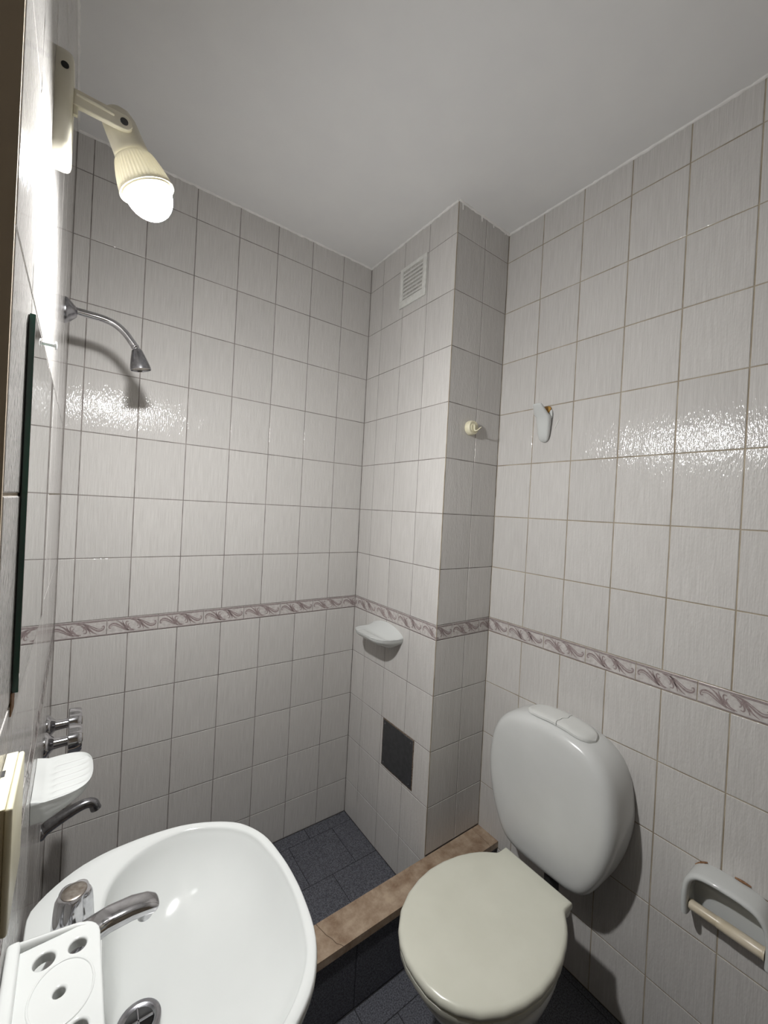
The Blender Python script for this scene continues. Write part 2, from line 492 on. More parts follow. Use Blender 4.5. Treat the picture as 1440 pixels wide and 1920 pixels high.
# yellowed strip where the two tiled faces of the shaft meet
trim = struct(rbox('trim_6', (XA - 0.0002, XA + 0.0028, -DC - 0.0002, -DC + 0.0028, 0.219, ZC - 0.004), 0.0008, 'grout_tan', seg=1), 'yellowed grout along the outer corner of the shaft')

# door casing at the near end of the left wall, with the frame lining of the opening
casing = boxes('door_1', [(-0.1, -0.0004, -S_OPEN0 - 0.004, -S_OPEN0 - 0.0005, 0.0, ZC), (-0.1, 0.0, -S_OPEN1, -S_OPEN0 - 0.004, ZC - 0.06, ZC), (-0.1, 0.0, -S_OPEN1, -S_OPEN1 + 0.012, 0.0, ZC - 0.06)], 'casing_wood')
casing.rotation_euler = (0, 0, TH)
struct(casing, 'brown painted lining of the doorway at the left edge')

# ------------------------------------------------------------------ shower kerb
kerb = thing('shower_kerb', 'raised shower kerb capped with brown veined marble slab', 'kerb', (0, 0, 0))
boxes('kerb_body', [(0.012, XR - 0.002, -0.636, -0.5495, 0.0, 0.1945)], 'floor_grout', kerb)
xs = [0.012, 0.15, 0.35, 0.549, 0.749, 0.949, 1.149, XR - 0.002]
for xa, xb in zip(xs[:-1], xs[1:]):
    place_tile(kerb, ((xa + xb) / 2, -0.6392, 0.0975), (1, 0, 0), (0, 0, 1), (0, -1, 0), xb - xa - 0.002, 0.193, 'floor_stone', 'kerb_tile', 0.001)
def prism(name, poly, z0, z1, mat, parent, bev=0.0015):
    bm = bmesh.new()
    b0 = [bm.verts.new((p[0], p[1], z0)) for p in poly]
    b1 = [bm.verts.new((p[0], p[1], z1)) for p in poly]
    n = len(poly)
    bm.faces.new(b0[::-1]); top = bm.faces.new(b1)
    for i in range(n): bm.faces.new((b0[i], b0[(i + 1) % n], b1[(i + 1) % n], b1[i]))
    if bev: bmesh.ops.bevel(bm, geom=[e for e in top.edges], offset=bev, segments=2, affect='EDGES')
    return bmobj(name, bm, mat, parent, 30)
crack = [(0.659, -0.549), (0.6635, -0.566), (0.667, -0.579), (0.6705, -0.593), (0.680, -0.612), (0.684, -0.629), (0.694, -0.640), (0.697, -0.646)]
YF = -0.646
prism('marble_slab', [(0.012, -0.549)] + [(x - 0.0009, y) for x, y in crack] + [(0.012, YF)], 0.195, 0.218, 'marble', kerb, 0)
prism('marble_slab', [(1.334, -0.549), (1.328, YF)] + [(x + 0.0009, y) for x, y in crack[::-1]], 0.195, 0.218, 'marble', kerb, 0)
prism('marble_slab', [(1.3355, -0.549), (XR - 0.001, -0.549), (XR - 0.001, YF), (1.3295, YF)], 0.195, 0.2175, 'marble', kerb, 0)

# ------------------------------------------------------------------ wall lamp
lamp = thing('wall_lamp', 'cream plastic wall lamp with glowing bare bulb above the mirror', 'lamp', Lw(0.878, 0, 1.90), TH)
# local: x off the wall, y towards the far corner, z from 1.90
pl = []
prof = [(0.0, 1.0), (0.010, 1.0), (0.015, 0.985), (0.0175, 0.95), (0.019, 0.88)]
def plate_ring(x, k):
    out = []
    hw, z0, z1, r = 0.030 * k, 0.058 - 0.066 * k, 0.058 + 0.066 * k, 0.012
    for cx, cz, a0 in ((hw - r, z0 + r, -PI / 2), (hw - r, z1 - r, 0), (-hw + r, z1 - r, PI / 2), (-hw + r, z0 + r, PI)):
        for i in range(5):
            a = a0 + PI / 2 * i / 4
            out.append((x, cx + r * math.cos(a), cz + r * math.sin(a)))
    return out
V, F = loft([plate_ring(x, k) for x, k in prof])
meshobj('wall_plate', V, F, 'lamp_plastic', lamp, 35)
lathe('screw', (0.0095, -0.0299, 0.098), (0, -1, 0), [(0, .0042), (.0012, .0042), (.0016, .003)], 'blackening', lamp, 12)
# arm: two cheeks and a pivot
for y in (-0.021,):
    bm = bmesh.new()
    pts = [(0.018, 0.062), (0.018, 0.083)]
    for i in range(9):
        a = PI / 2 - PI * i / 8
        pts.append((0.0757 + 0.0105 * math.cos(a), 0.0725 + 0.0105 * math.sin(a)))
    f0 = [bm.verts.new((p[0], y, p[1])) for p in pts]; f1 = [bm.verts.new((p[0], y + 0.008, p[1])) for p in pts]
    bm.faces.new(f0); bm.faces.new(f1[::-1])
    for i in range(len(pts)): bm.faces.new((f0[i], f0[(i + 1) % len(pts)], f1[(i + 1) % len(pts)], f1[i]))
    bmesh.ops.bevel(bm, geom=bm.edges[:], offset=0.0008, segments=1, affect='EDGES')
    bmobj('arm', bm, 'lamp_plastic', lamp, 30)
tube('arm_rib', [(0.022, -0.0212, 0.076), (0.045, -0.0214, 0.0755), (0.064, -0.0212, 0.0745)], [0.0022, 0.0026, 0.0018], 'lamp_plastic', lamp, 8)
rbox('latch', (0.0185, 0.0245, -0.019, -0.012, 0.051, 0.064), 0.001, 'lamp_plastic', lamp, 1)
lathe('pivot_bolt', (0.0757, -0.0212, 0.0722), (0, -1, 0), [(0, .0048), (.0008, .0048), (.0010, .0036)], 'blackening', lamp, 16)
AX = Vector((0.44, 0, -0.898)).normalized(); PV = Vector((0.0757, 0, 0.0722)); SD = Vector((AX.z * -1, 0, AX.x)); YV = Vector((0, 1, 0))
rings = []
for t, a, b_ in [(-0.031, .002, .002), (-0.029, .011, .008), (-0.023, .0185, .0125), (-0.012, .0225, .0135), (0.004, .0232, .0142), (0.018, .0235, .0175), (0.032, .0240, .0225), (0.040, .0240, .0235)]:
    rings.append([PV + AX * t + SD * (a * math.cos(2 * PI * j / 28)) + YV * (b_ * math.sin(2 * PI * j / 28)) for j in range(28)])
V, F = loft(rings); meshobj('socket_housing', V, F, 'lamp_plastic', lamp, 50)
NF = 44
def fl(k, an): return 0.0 if k in (0, 1, 9, 10, 11, 12, 13) else 0.016 * math.cos(NF * an)
CK = -0.0065
cupprof = [(.040, .0255), (.0425, .0272), (.045, .0280), (.052, .0305), (.060, .0330), (.068, .0350), (.075, .0364), (.080, .0372), (.0805, .0378), (.0815, .0384), (.0825, .0386), (.0835, .0382), (.0835, .0366)]
lathe('lamp_cup', PV + AX * CK, AX, cupprof, 'cup_plastic', lamp, 176, 25, fl, False, False)
lathe('cup_collar', PV + AX * CK, AX, [(.078, .0348), (.0840, .0355), (.0850, .0350), (.0850, .0338)], 'lamp_plastic', lamp, 40, 40, None, False, False)
bp = [(.060, .016), (.066, .026), (.074, .0310)]
for i in range(9):
    a = i * PI / 2 / 8
    bp.append((.086 + .0345 * math.sin(a), .0325 * math.cos(a) + 0.0))
lathe('bulb', PV + AX * CK, AX, bp, 'bulb', lamp, 32, 80)

# ------------------------------------------------------------------ mirror and its nail
mir = thing('wall_mirror', 'frameless mirror with green glass edge hanging on the left wall', 'mirror', Lw(0.905, 0, 1.262), TH)
boxes('mirror_glass', [(0.0012, 0.0054, -0.172, 0.172, -0.008, 0.354)], 'glass_edge', mir)
boxes('mirror_face', [(0.0054, 0.0057, -0.1715, 0.1715, -0.0075, 0.3535)], 'mirror', mir)
boxes('mirror_backing', [(0.0002, 0.0012, -0.1715, 0.170, -0.007, 0.353)], 'dark_rubber', mir)
boxes('rust_stain', [(0.0002, 0.0012, -0.1735, -0.150, -0.030, -0.008)], 'rust', mir)
nail = thing('wall_nail', 'small steel nail driven in above the mirror', 'nail', Lw(0.90, 0, 1.640), TH)
lathe('shank', (-0.001, 0, 0), (1, 0, 0), [(0, .0026), (.014, .0024)], 'nail_steel', nail, 12)
lathe('nail_head', (0.0125, 0, 0), (1, 0, 0), [(0, .0012), (.0003, .0052), (.0016, .0052), (.0024, .0025)], 'nail_steel', nail, 14)

# ------------------------------------------------------------------ shower head
sh = thing('wall_shower', 'chrome shower arm with small bell head high on left wall', 'shower', Lw(0.30, 0, 1.90), TH)
lathe('wall_flange', (0.0, 0, 0), (1, 0, 0), [(0, .0312), (.003, .0312), (.008, .0275), (.016, .0190), (.0235, .0115), (.0245, .0090)], 'dull_chrome', sh, 32)
tube('shower_arm', [(0.020, 0, 0.004), (0.050, 0, 0.0035), (0.082, 0, 0.0020), (0.107, 0, -0.005), (0.129, 0, -0.022), (0.151, 0, -0.050)], 0.0092, 'chrome', sh, 18)
dv = Vector((0.22, 0, -0.98)).normalized()
lathe('neck_ring', (0.148, 0, -0.046), (0.55, 0, -0.83), [(0, .0085), (.002, .0100), (.006, .0100), (.008, .0086), (.010, .0086), (.012, .0098), (.015, .0098)], 'chrome', sh, 24)
lathe('bell', (0.155, 0, -0.056), dv, [(0, .009), (.002, .0125), (.012, .0155), (.026, .0195), (.040, .0232), (.050, .0250), (.053, .0252), (.0535, .0235), (.050, .0225)], 'dull_chrome', sh, 32, 35, None, True, False)
lathe('spray_plate', Vector((0.155, 0, -0.056)) + dv * 0.049, dv, [(0, .0224), (.001, .0224), (.0016, .015), (.001, .010), (.0022, .006)], 'worn_cap', sh, 28)

# ------------------------------------------------------------------ shower taps and spout
def shower_tap(s, label):
    t = thing('shower_tap', label, 'tap', Lw(s, 0, 0.817), TH, 'shower taps on the left wall')
    lathe('flange', (0, 0, 0), (1, 0, 0), [(0, .030), (.003, .030), (.008, .026), (.014, .0185), (.018, .0150)], 'chrome', t, 28)
    lathe('stem', (0.016, 0, 0), (1, 0, 0), [(0, .0135), (.012, .0125), (.028, .0118), (.031, .0118)], 'chrome', t, 24)
    def lobe(k, an): return 0.0 if k in (0, 6) else 0.13 * (abs(math.cos(2 * an + 0.5)) ** 0.6 - 0.55)
    lathe('handle', (0.045, 0, 0), (1, 0, 0), [(0, .012), (.001, .0325), (.003, .0345), (.016, .0340), (.026, .0325), (.0300, .029), (.0310, .010)], 'chrome', t, 64, 35, lobe)
    lathe('cap', (0.0758, 0, 0), (1, 0, 0), [(0, .0105), (.0012, .0100), (.0016, .006)], 'worn_cap', t, 20)
    return t
shower_tap(0.20, 'chrome lobed shower tap nearest the far corner')
shower_tap(0.30, 'chrome lobed shower tap just above the ridged soap dish')
sp = thing('shower_spout', 'dark chrome spout sticking out below the ridged soap dish', 'spout', Lw(0.25, 0, 0.575), TH)
tube('pipe', [(0.000, 0, -0.010), (0.012, 0, 0.000), (0.035, 0, 0.012), (0.070, 0, 0.026), (0.093, 0, 0.031), (0.108, 0, 0.026), (0.114, 0, 0.012)], [0.0155, 0.0155, 0.0150, 0.0135, 0.0125, 0.0120, 0.0125], 'dull_chrome', sp, 18, squash=1.0)
lathe('outlet', (0.1140, 0, 0.014), (0.25, 0, -0.97), [(0, .0118), (.004, .0128), (.006, .0128), (.0065, .0105), (.003, .010)], 'dull_chrome', sp, 20, 40, None, False, True)
lathe('flange', (0, 0, -0.008), (1, 0, 0.35), [(-0.004, .020), (.001, .020), (.010, .0135)], 'dull_chrome', sp, 24)

# ------------------------------------------------------------------ soap dishes
def soap_dish(name, label, loc, rz, W, D, hb, lip, ridge_n, lp=0.1, lext=0.20, group=None):
    t = thing(name, label, 'soap dish', loc, rz, group)
    NU, NV = 64, 26
    top, bot = [], []
    for i in range(NV + 1):
        f = i / NV
        tt = math.sin(f * PI / 2) ** 0.92
        x = D * tt
        hw = W / 2 * max(1 - tt ** 4.5, 0.0) ** (1 / 2.8)
        rt_, rb_ = [], []
        for j in range(NU + 1):
            u = -1 + 2 * j / NU
            us = math.sin(u * PI / 2)
            y = us * hw
            e = max(abs(us) ** 5, tt ** 7)
            rim = 0.006 * e
            wall = lip * (max(0, 1 - tt / lext) ** (0.8 if lext < 0.25 else 1.5) if tt < lext else 0) * max(1 - us * us, 0) ** lp
            mask = max(0, 1 - e * 1.6) * min(1, max(0, (tt - lext - 0.06) * 8))
            ridge = 0.0045 * mask * (0.5 + 0.5 * math.cos(2 * PI * (y / W) * ridge_n))
            zt = rim + wall + ridge - 0.004 * (1 - e) * (0.4 + 0.6 * min(1, tt * 3)) + 0.003 * tt
            th_ = (hb * (1 - tt) ** 1.25 + 0.011) * (max(1 - abs(us) ** 6, 0)) ** 0.5 * (max(1 - tt ** 10, 0)) ** 0.5
            rt_.append((x, y, zt)); rb_.append((x * 0.985, y * 0.985, zt - rim * 0.4 - th_ - 0.001))
        top.append(rt_); bot.append(rb_)
    V, F = [], []
    n = NU + 1
    for r in top: V += r
    ob = len(V)
    for r in bot: V += r
    for i in range(NV):
        for j in range(NU):
            a = i * n + j
            F.append((a, a + 1, a + 1 + n, a + n))
            F.append((ob + a, ob + a + n, ob + a + 1 + n, ob + a + 1))
        F.append((i * n, (i + 1) * n, ob + (i + 1) * n, ob + i * n))
        F.append((i * n + NU, ob + i * n + NU, ob + (i + 1) * n + NU, (i + 1) * n + NU))
    for j in range(NU):
        F.append((j, ob + j, ob + j + 1, j + 1))
        F.append((NV * n + j, NV * n + j + 1, ob + NV * n + j + 1, ob + NV * n + j))
    meshobj('dish', V, F, 'ceramic', t, 70)
    return t
soap_dish('soap_dish', 'white ridged ceramic soap dish on left wall above the dark spout', Lw(0.655, 0.0005, 0.922), TH, 0.142, 0.086, 0.040, 0.010, 7)
soap_dish('soap_dish', 'white ceramic soap dish on the shaft under the scroll border', (XA - 0.0005, -0.252, 0.938), PI, 0.225, 0.114, 0.040, 0.046, 10, 0.6, 0.42)

# ------------------------------------------------------------------ toothbrush holder
tb = thing('toothbrush_holder', 'white ceramic toothbrush holder with round holes over the basin', 'holder', Lw(1.085, 0, 0.935), TH)
def curve_plate(name, outer, holes, ext, bev, mat, parent, z):
    cu = bpy.data.curves.new(name, 'CURVE'); cu.dimensions = '2D'; cu.fill_mode = 'BOTH'
    cu.extrude = ext; cu.bevel_depth = bev; cu.bevel_resolution = 3
    for pts in [outer] + holes:
        sp_ = cu.splines.new('POLY'); sp_.points.add(len(pts) - 1)
        for p, q in zip(sp_.points, pts): p.co = (q[0], q[1], 0, 1)
        sp_.use_cyclic_u = True
    tmp = bpy.data.objects.new(name, cu)
    COL.objects.link(tmp)
    dg = bpy.context.evaluated_depsgraph_get()
    me = bpy.data.meshes.new_from_object(tmp.evaluated_get(dg))
    bpy.data.objects.remove(tmp); bpy.data.curves.remove(cu)
    me.name = name
    for v in me.vertices: v.co.z += z
    me.materials.clear(); me.materials.append(MT[mat]); shade(me, 40)
    return link(bpy.data.objects.new(name, me), parent)
def rrect(x0, x1, y0, y1, r, n=6):
    out = []
    for cx, cy, a0, rr in ((x1 - r, y0 + r, -PI / 2, r), (x1 - r, y1 - r, 0, r), (x0 + .004, y1 - .004, PI / 2, .004), (x0 + .004, y0 + .004, PI, .004)):
        for i in range(n + 1):
            a = a0 + PI / 2 * i / n
            out.append((cx + rr * math.cos(a), cy + rr * math.sin(a)))
    return out
def ell(cx, cy, a, b_, rot=0, n=24):
    return [(cx + a * math.cos(2 * PI * i / n) * math.cos(rot) - b_ * math.sin(2 * PI * i / n) * math.sin(rot), cy + a * math.cos(2 * PI * i / n) * math.sin(rot) + b_ * math.sin(2 * PI * i / n) * math.cos(rot)) for i in range(n)][::-1]
out_ = rrect(0.006, 0.082, -0.074, 0.074, 0.022)
holes = [ell(0.034, 0.046, .0118, .0118), ell(0.063, 0.046, .0105, .0105), ell(0.048, 0.002, .0075, .0075), ell(0.063, -0.044, .0105, .0105), ell(0.034, -0.044, .0118, .0118)]
curve_plate('shelf', out_, holes, 0.004, 0.0022, 'ceramic', tb, 0.0)
# raised rim round three sides, lower at the front
def rim_strip(name, pts, hts, t_, parent, mat):
    rings = []
    for i, (p, h) in enumerate(zip(pts, hts)):
        p = Vector((p[0], p[1], 0)); a = Vector((*pts[max(i - 1, 0)], 0)); b_ = Vector((*pts[min(i + 1, len(pts) - 1)], 0))
        d = (b_ - a).normalized(); nn = Vector((-d.y, d.x, 0))
        rings.append([p + nn * t_ * c + Vector((0, 0, z_)) for c, z_ in ((-1, -.006), (1, -.006), (1, h * .7), (.6, h * .93), (0, h), (-.6, h * .93), (-1, h * .7))])
    V, F = loft(rings); return meshobj(name, V, F, mat, parent, 60)
path = [p for p in rrect(0.008, 0.0805, -0.0725, 0.0725, 0.021, 8)]
path = path[:18]
path = [(0.008, -0.0725), (0.03, -0.0725)] + path + [(0.03, 0.0725), (0.008, 0.0725)]
hts = [0.016 - 0.0105 * min(1, max(0, (p[0] - 0.008) / 0.07)) for p in path]
rim_strip('rim', path, hts, 0.0032, tb, 'ceramic')
rbox('back_plate', (0.0005, 0.013, -0.076, 0.076, -0.045, 0.017), 0.004, 'ceramic', tb)
tube('dish_ring', [(0.050 + 0.027 * math.cos(a), 0.001 + 0.034 * math.sin(a), 0.0058) for a in [2 * PI * k / 16 for k in range(17)]], 0.0013, 'ceramic', tb, 8, 3)

# ------------------------------------------------------------------ cream switch box by the door
sw = thing('switch_box', 'cream plastic switch box on left wall beside the doorway', 'switch', Lw(1.131, 0, 1.10), TH)
rbox('base_box', (0.0004, 0.0085, -0.0445, 0.0445, 0.0, 0.1000), 0.0012, 'shaded_cream', sw)
rbox('cover', (0.0084, 0.0132, -0.0455, 0.0445, -0.001, 0.1010), 0.0022, 'cream_plastic', sw)
rbox('lit_top', (0.0004, 0.0086, -0.0445, 0.0445, 0.1000, 0.1012), 0.0005, 'cream_plastic', sw, 1)  # cream sheet keeps the lit top pale above the shade-coloured base
boxes('slot', [(0.0006, 0.0030, 0.004, 0.014, 0.1010, 0.1015)], 'blackening', sw)

# ------------------------------------------------------------------ wash basin
BY, BZ = -0.945, 0.80
basin = thing('wash_basin', 'white ceramic wash basin fixed under the mirror', 'wash basin', (0, BY, BZ))
half = [(0.388, 0.0), (0.386, 0.045), (0.377, 0.105), (0.358, 0.148), (0.333, 0.178), (0.290, 0.205), (0.245, 0.222), (0.195, 0.229), (0.150, 0.229), (0.115, 0.225), (0.078, 0.212), (0.045, 0.188), (0.024, 0.163), (0.0185, 0.145), (0.0185, 0.10), (0.0185, 0.05), (0.0185, 0.0)]
def closed_outline(hp, n):
    pts = hp + [(x, -y) for x, y in hp[-2:0:-1]]
    P = [Vector((p[0], p[1], 0)) for p in pts]; m_ = len(P); sm = []
    for i in range(m_):
        p0, p1, p2, p3 = P[i - 1], P[i], P[(i + 1) % m_], P[(i + 2) % m_]
        for k in range(6):
            t = k / 6
            sm.append(0.5 * ((2 * p1) + (p2 - p0) * t + (2 * p0 - 5 * p1 + 4 * p2 - p3) * t * t + (3 * p1 - p0 - 3 * p2 + p3) * t ** 3))
    d = [0]
    for i in range(len(sm)): d.append(d[-1] + (sm[(i + 1) % len(sm)] - sm[i]).length)
    out = []; j = 0
    for k in range(n):
        L_ = d[-1] * k / n
        while d[j + 1] < L_: j += 1
        f = (L_ - d[j]) / max(d[j + 1] - d[j], 1e-9)
        out.append(sm[j].lerp(sm[(j + 1) % len(sm)], f))
    return out
NB = 96
outer = closed_outline(half, NB)
inner_h = [(0.374, 0.0), (0.371, 0.05), (0.356, 0.118), (0.328, 0.158), (0.290, 0.186), (0.245, 0.203), (0.200, 0.203), (0.160, 0.188), (0.130, 0.158), (0.116, 0.118), (0.112, 0.07), (0.111, 0.0)]
inner = closed_outline(inner_h, NB)
# align the two outlines by angle so the loft does not twist
def by_angle(pts, c):
    return pts
ctr = Vector((0.157, 0, 0))
def off(pts, c, k): return [c + (p - c) * k for p in pts]
C0 = Vector((0.20, 0, 0))
rings = []
def ringz(pts, z): return [Vector((p.x, p.y, z)) for p in pts]
bot = off(outer, Vector((0.13, 0, 0)), 0.42)
rings.append(ringz(off(outer, Vector((0.11, 0, 0)), 0.20), -0.185))
rings.append(ringz(off(outer, Vector((0.10, 0, 0)), 0.42), -0.178))
rings.append(ringz(off(outer, Vector((0.07, 0, 0)), 0.70), -0.135))
rings.append(ringz(off(outer, Vector((0.04, 0, 0)), 0.90), -0.075))
rings.append(ringz(off(outer, Vector((0.03, 0, 0)), 0.965), -0.040))
rings.append(ringz(off(outer, C0, 0.985), -0.022))
rings.append(ringz(off(outer, C0, 0.998), -0.012))
rings.append(ringz(off(outer, C0, 1.0), -0.006))
rings.append(ringz(off(outer, C0, 0.994), -0.001))
rings.append(ringz(off(outer, C0, 0.985), 0.0005))
for r in rings:
    for p in r:
        p.x = max(p.x, 0.0185)
for f, z in ((0.35, 0.0), (0.7, -0.0005), (0.93, -0.0015)):
    rings.append([Vector((o.x * .985 + C0.x * .015, o.y * .985, 0)).lerp(i_, f) + Vector((0, 0, z)) for o, i_ in zip(outer, inner)])
rings.append(ringz(inner, -0.004))
for t, d in ((0.02, 0.009), (0.05, 0.018), (0.10, 0.031), (0.18, 0.046), (0.28, 0.060), (0.40, 0.073), (0.54, 0.084), (0.68, 0.092), (0.80, 0.097)):
    rings.append([p.lerp(ctr + (p - ctr).normalized() * 0.030, t) + Vector((0, 0, -d)) for p in inner])
dr = [ctr + (p - ctr).normalized() * 0.030 + Vector((0, 0, -0.1003)) for p in inner]
rings.append(dr)
rings.append([ctr + (p - ctr) * 0.88 + Vector((0, 0, 0)) for p in dr]); rings[-1] = [Vector((p.x, p.y, -0.1010)) for p in rings[-1]]
V, F = loft(rings, True, True)
meshobj('bowl', V, F, 'ceramic', basin, 60)
lathe('drain_ring', (0.157, 0, -0.1012), (0, 0, 1), [(0, .0285), (.0030, .0285), (.0042, .0262), (.0036, .0215), (.0012, .0185), (.0010, .0180)], 'dull_chrome', basin, 36, 40, None, True, False)
lathe('drain_hole', (0.157, 0, -0.1000), (0, 0, 1), [(0, .0182), (.0012, .0182)], 'dark_rubber', basin, 24)
for a in (0, PI / 2):
    c, s_ = math.cos(a), math.sin(a)
    tube('drain_bar', [(0.157 - 0.018 * c, -0.018 * s_, -0.0985), (0.157 + 0.018 * c, 0.018 * s_, -0.0985)], 0.0018, 'dull_chrome', basin, 6, 2)
tube('waste_pipe', [(0.15, 0, -0.18), (0.15, 0, -0.26), (0.13, 0, -0.31), (0.08, 0, -0.32), (0.022, 0, -0.32)], 0.017, 'tank_plastic', basin, 14)

# basin taps: spout in the middle, a lobed knob on either side
fa = thing('basin_tap', 'chrome basin tap with lobed knobs and flat curved spout', 'tap', (0.0, BY, BZ))
def knob(y, nm='knob'):
    lathe('knob_base', (0.076, y, -0.001), (0, 0, 1), [(0, .0215), (.003, .0215), (.006, .0170), (.010, .0125), (.026, .0120)], 'verdigris', fa, 24)
    def lb(k, an): return 0.0 if k in (0, 6) else 0.20 * (abs(math.cos(2.5 * an)) ** 0.8 - 0.55)
    k_ = lathe(nm, (0.076, y, 0.024), (0, 0, 1), [(0, .014), (.0008, .0225), (.004, .0238), (.030, .0222), (.042, .0208), (.0455, .0190), (.0460, .0175)], 'chrome', fa, 70, 35, lb)
    lathe('cap', (0.076, y, 0.0695), (0, 0, 1), [(0, .0158), (.0014, .0155), (.0022, .0140), (.0019, .006), (.0019, .001)], 'worn_cap', k_, 30)
knob(0.075); knob(-0.075)
rings = []
for x, z, hw, hh in [(0.052, 0.010, .016, .012), (0.056, 0.030, .017, .014), (0.068, 0.050, .0175, .014), (0.088, 0.064, .0175, .0125), (0.115, 0.072, .0170, .0108), (0.142, 0.073, .0162, .0098), (0.160, 0.070, .0152, .0090), (0.169, 0.066, .0138, .0075), (0.1715, 0.064, .0120, .006)]:
    sl = {0.052: (0, 1), 0.056: (.25, 1)}.get(x, None)
    rings.append((x, z, hw, hh))
RR = []
for i, (x, z, hw, hh) in enumerate(rings):
    a = rings[max(i - 1, 0)]; b_ = rings[min(i + 1, len(rings) - 1)]
    d = Vector((b_[0] - a[0], 0, b_[1] - a[1])).normalized(); nn = Vector((-d.z, 0, d.x))
    ring = []
    for j in range(20):
        an = 2 * PI * j / 20
        cs, sn = math.cos(an), math.sin(an)
        ring.append(Vector((x, 0, z)) + Vector((0, 1, 0)) * hw * (abs(cs) ** .7) * (1 if cs > 0 else -1) + nn * hh * (abs(sn) ** .7) * (1 if sn > 0 else -1))
    RR.append(ring)
V, F = loft(RR); meshobj('spout', V, F, 'chrome', fa, 45)
lathe('aerator', (0.158, 0, 0.064), (0.1, 0, -1), [(0, .0098), (.010, .0098), (.0112, .009), (.0112, .006)], 'chrome', fa, 22)
lathe('spout_base', (0.054, 0, -0.001), (0, 0, 1), [(0, .024), (.004, .024), (.008, .019), (.022, .0175)], 'chrome', fa, 26)

# ------------------------------------------------------------------ toilet
TY = -0.935
wc = thing('toilet', 'white toilet bowl with closed pale cream lid', 'toilet', (0, TY, 0))
lid_h = [(0.700, 0.0), (0.702, 0.035), (0.712, 0.068), (0.730, 0.098), (0.765, 0.133), (0.810, 0.158), (0.860, 0.174), (0.910, 0.181), (0.960, 0.179), (1.010, 0.170), (1.050, 0.157), (1.080, 0.143), (1.100, 0.130), (1.115, 0.118), (1.125, 0.110), (1.135, 0.108), (1.164, 0.108), (1.166, 0.106), (1.166, 0.05), (1.166, 0.0)]
lo = [Vector((x, y, 0)) for x, y in lid_h] + [Vector((x, -y, 0)) for x, y in lid_h[-2:0:-1]]
CL = Vector((0.92, 0, 0))
def sc_(pts, dx):   # inset roughly dx
    return [p - (p - CL).normalized() * dx for p in pts]
rings = [ringz(sc_(lo, 0.012), 0.400), ringz(sc_(lo, 0.002), 0.4005), ringz(sc_(lo, 0.0), 0.404), ringz(sc_(lo, 0.0), 0.410), ringz(sc_(lo, 0.0015), 0.415), ringz(sc_(lo, 0.005), 0.4185), ringz(sc_(lo, 0.011), 0.4205), ringz(sc_(lo, 0.05), 0.4215), ringz(sc_(lo, 0.10), 0.422)]
V, F = loft(rings); meshobj('lid', V, F, 'lid_plastic', wc, 50)
seat = [p.copy() for p in lo]
for p in seat:
    if p.x > 1.13: p.x = 1.13
rings = [ringz(sc_(seat, 0.020), 0.377), ringz(sc_(seat, 0.006), 0.3775), ringz(sc_(seat, 0.003), 0.382), ringz(sc_(seat, 0.003), 0.394), ringz(sc_(seat, 0.010), 0.3985)]
V, F = loft(rings); meshobj('seat', V, F, 'lid_plastic', wc, 50)
for y in (-0.085, 0.085):
    lathe('hinge', (1.150, y - 0.02, 0.396), (0, 1, 0), [(0, .011), (.001, .0125), (.039, .0125), (.040, .011)], 'lid_plastic', wc, 18)
    lathe('hinge_bolt', (1.152, y, 0.372), (0, 0, 1), [(0, .008), (.018, .008)], 'dark_rubber', wc, 14)
bo = []
for p in closed_outline([(0.712, 0), (0.725, 0.08), (0.775, 0.138), (0.86, 0.172), (0.94, 0.176), (1.03, 0.155), (1.10, 0.105), (1.16, 0.085), (1.185, 0.07), (1.19, 0.0)], 64): bo.append(p)
CB = Vector((1.0, 0, 0))
def scl(kx, ky, cx=1.0): return [Vector((cx + (p.x - cx) * kx, p.y * ky, 0)) for p in bo]
rings = [ringz(scl(.62, .62), 0.002), ringz(scl(.60, .58), 0.03), ringz(scl(.56, .52), 0.10), ringz(scl(.58, .55), 0.18), ringz(scl(.72, .72), 0.25), ringz(scl(.88, .90), 0.31), ringz(scl(.96, .97), 0.345), ringz(scl(.985, .99), 0.360), ringz(scl(.98, .985), 0.372), ringz(scl(.96, .96), 0.376)]
V, F = loft(rings); meshobj('bowl', V, F, 'ceramic', wc, 60)

tank = thing('toilet_tank', 'white rounded plastic toilet tank mounted on right wall', 'toilet tank', (0, -0.892, 0))
th_ = [(0.0, 0.352), (0.05, 0.353), (0.095, 0.357), (0.130, 0.374), (0.155, 0.410), (0.178, 0.462), (0.196, 0.525), (0.205, 0.590), (0.203, 0.645), (0.193, 0.702), (0.172, 0.749), (0.142, 0.780), (0.104, 0.799), (0.055, 0.810), (0.0, 0.813)]
th_ = [(y * 1.045, z) for y, z in th_]
tp2 = closed_outline([(z, y) for y, z in th_], 96)     # (z, y)
CT = Vector((0.60, 0, 0))
def tring(x, ins):
    out = []
    for p in tp2:
        q = p - (p - CT).normalized() * ins
        out.append(Vector((x, q.y, q.x)))
    return out
rings = [tring(XR - 0.0008, 0.004), tring(XR - 0.010, 0.002), tring(XR - 0.030, 0.0), tring(1.275, 0.0), tring(1.262, 0.0015), tring(1.252, 0.005), tring(1.244, 0.0105), tring(1.239, 0.0175), tring(1.2355, 0.027), tring(1.2335, 0.040), tring(1.231, 0.08), tring(1.230, 0.14)]
V, F = loft(rings); meshobj('tank_body', V, F, 'tank_plastic', tank, 60)
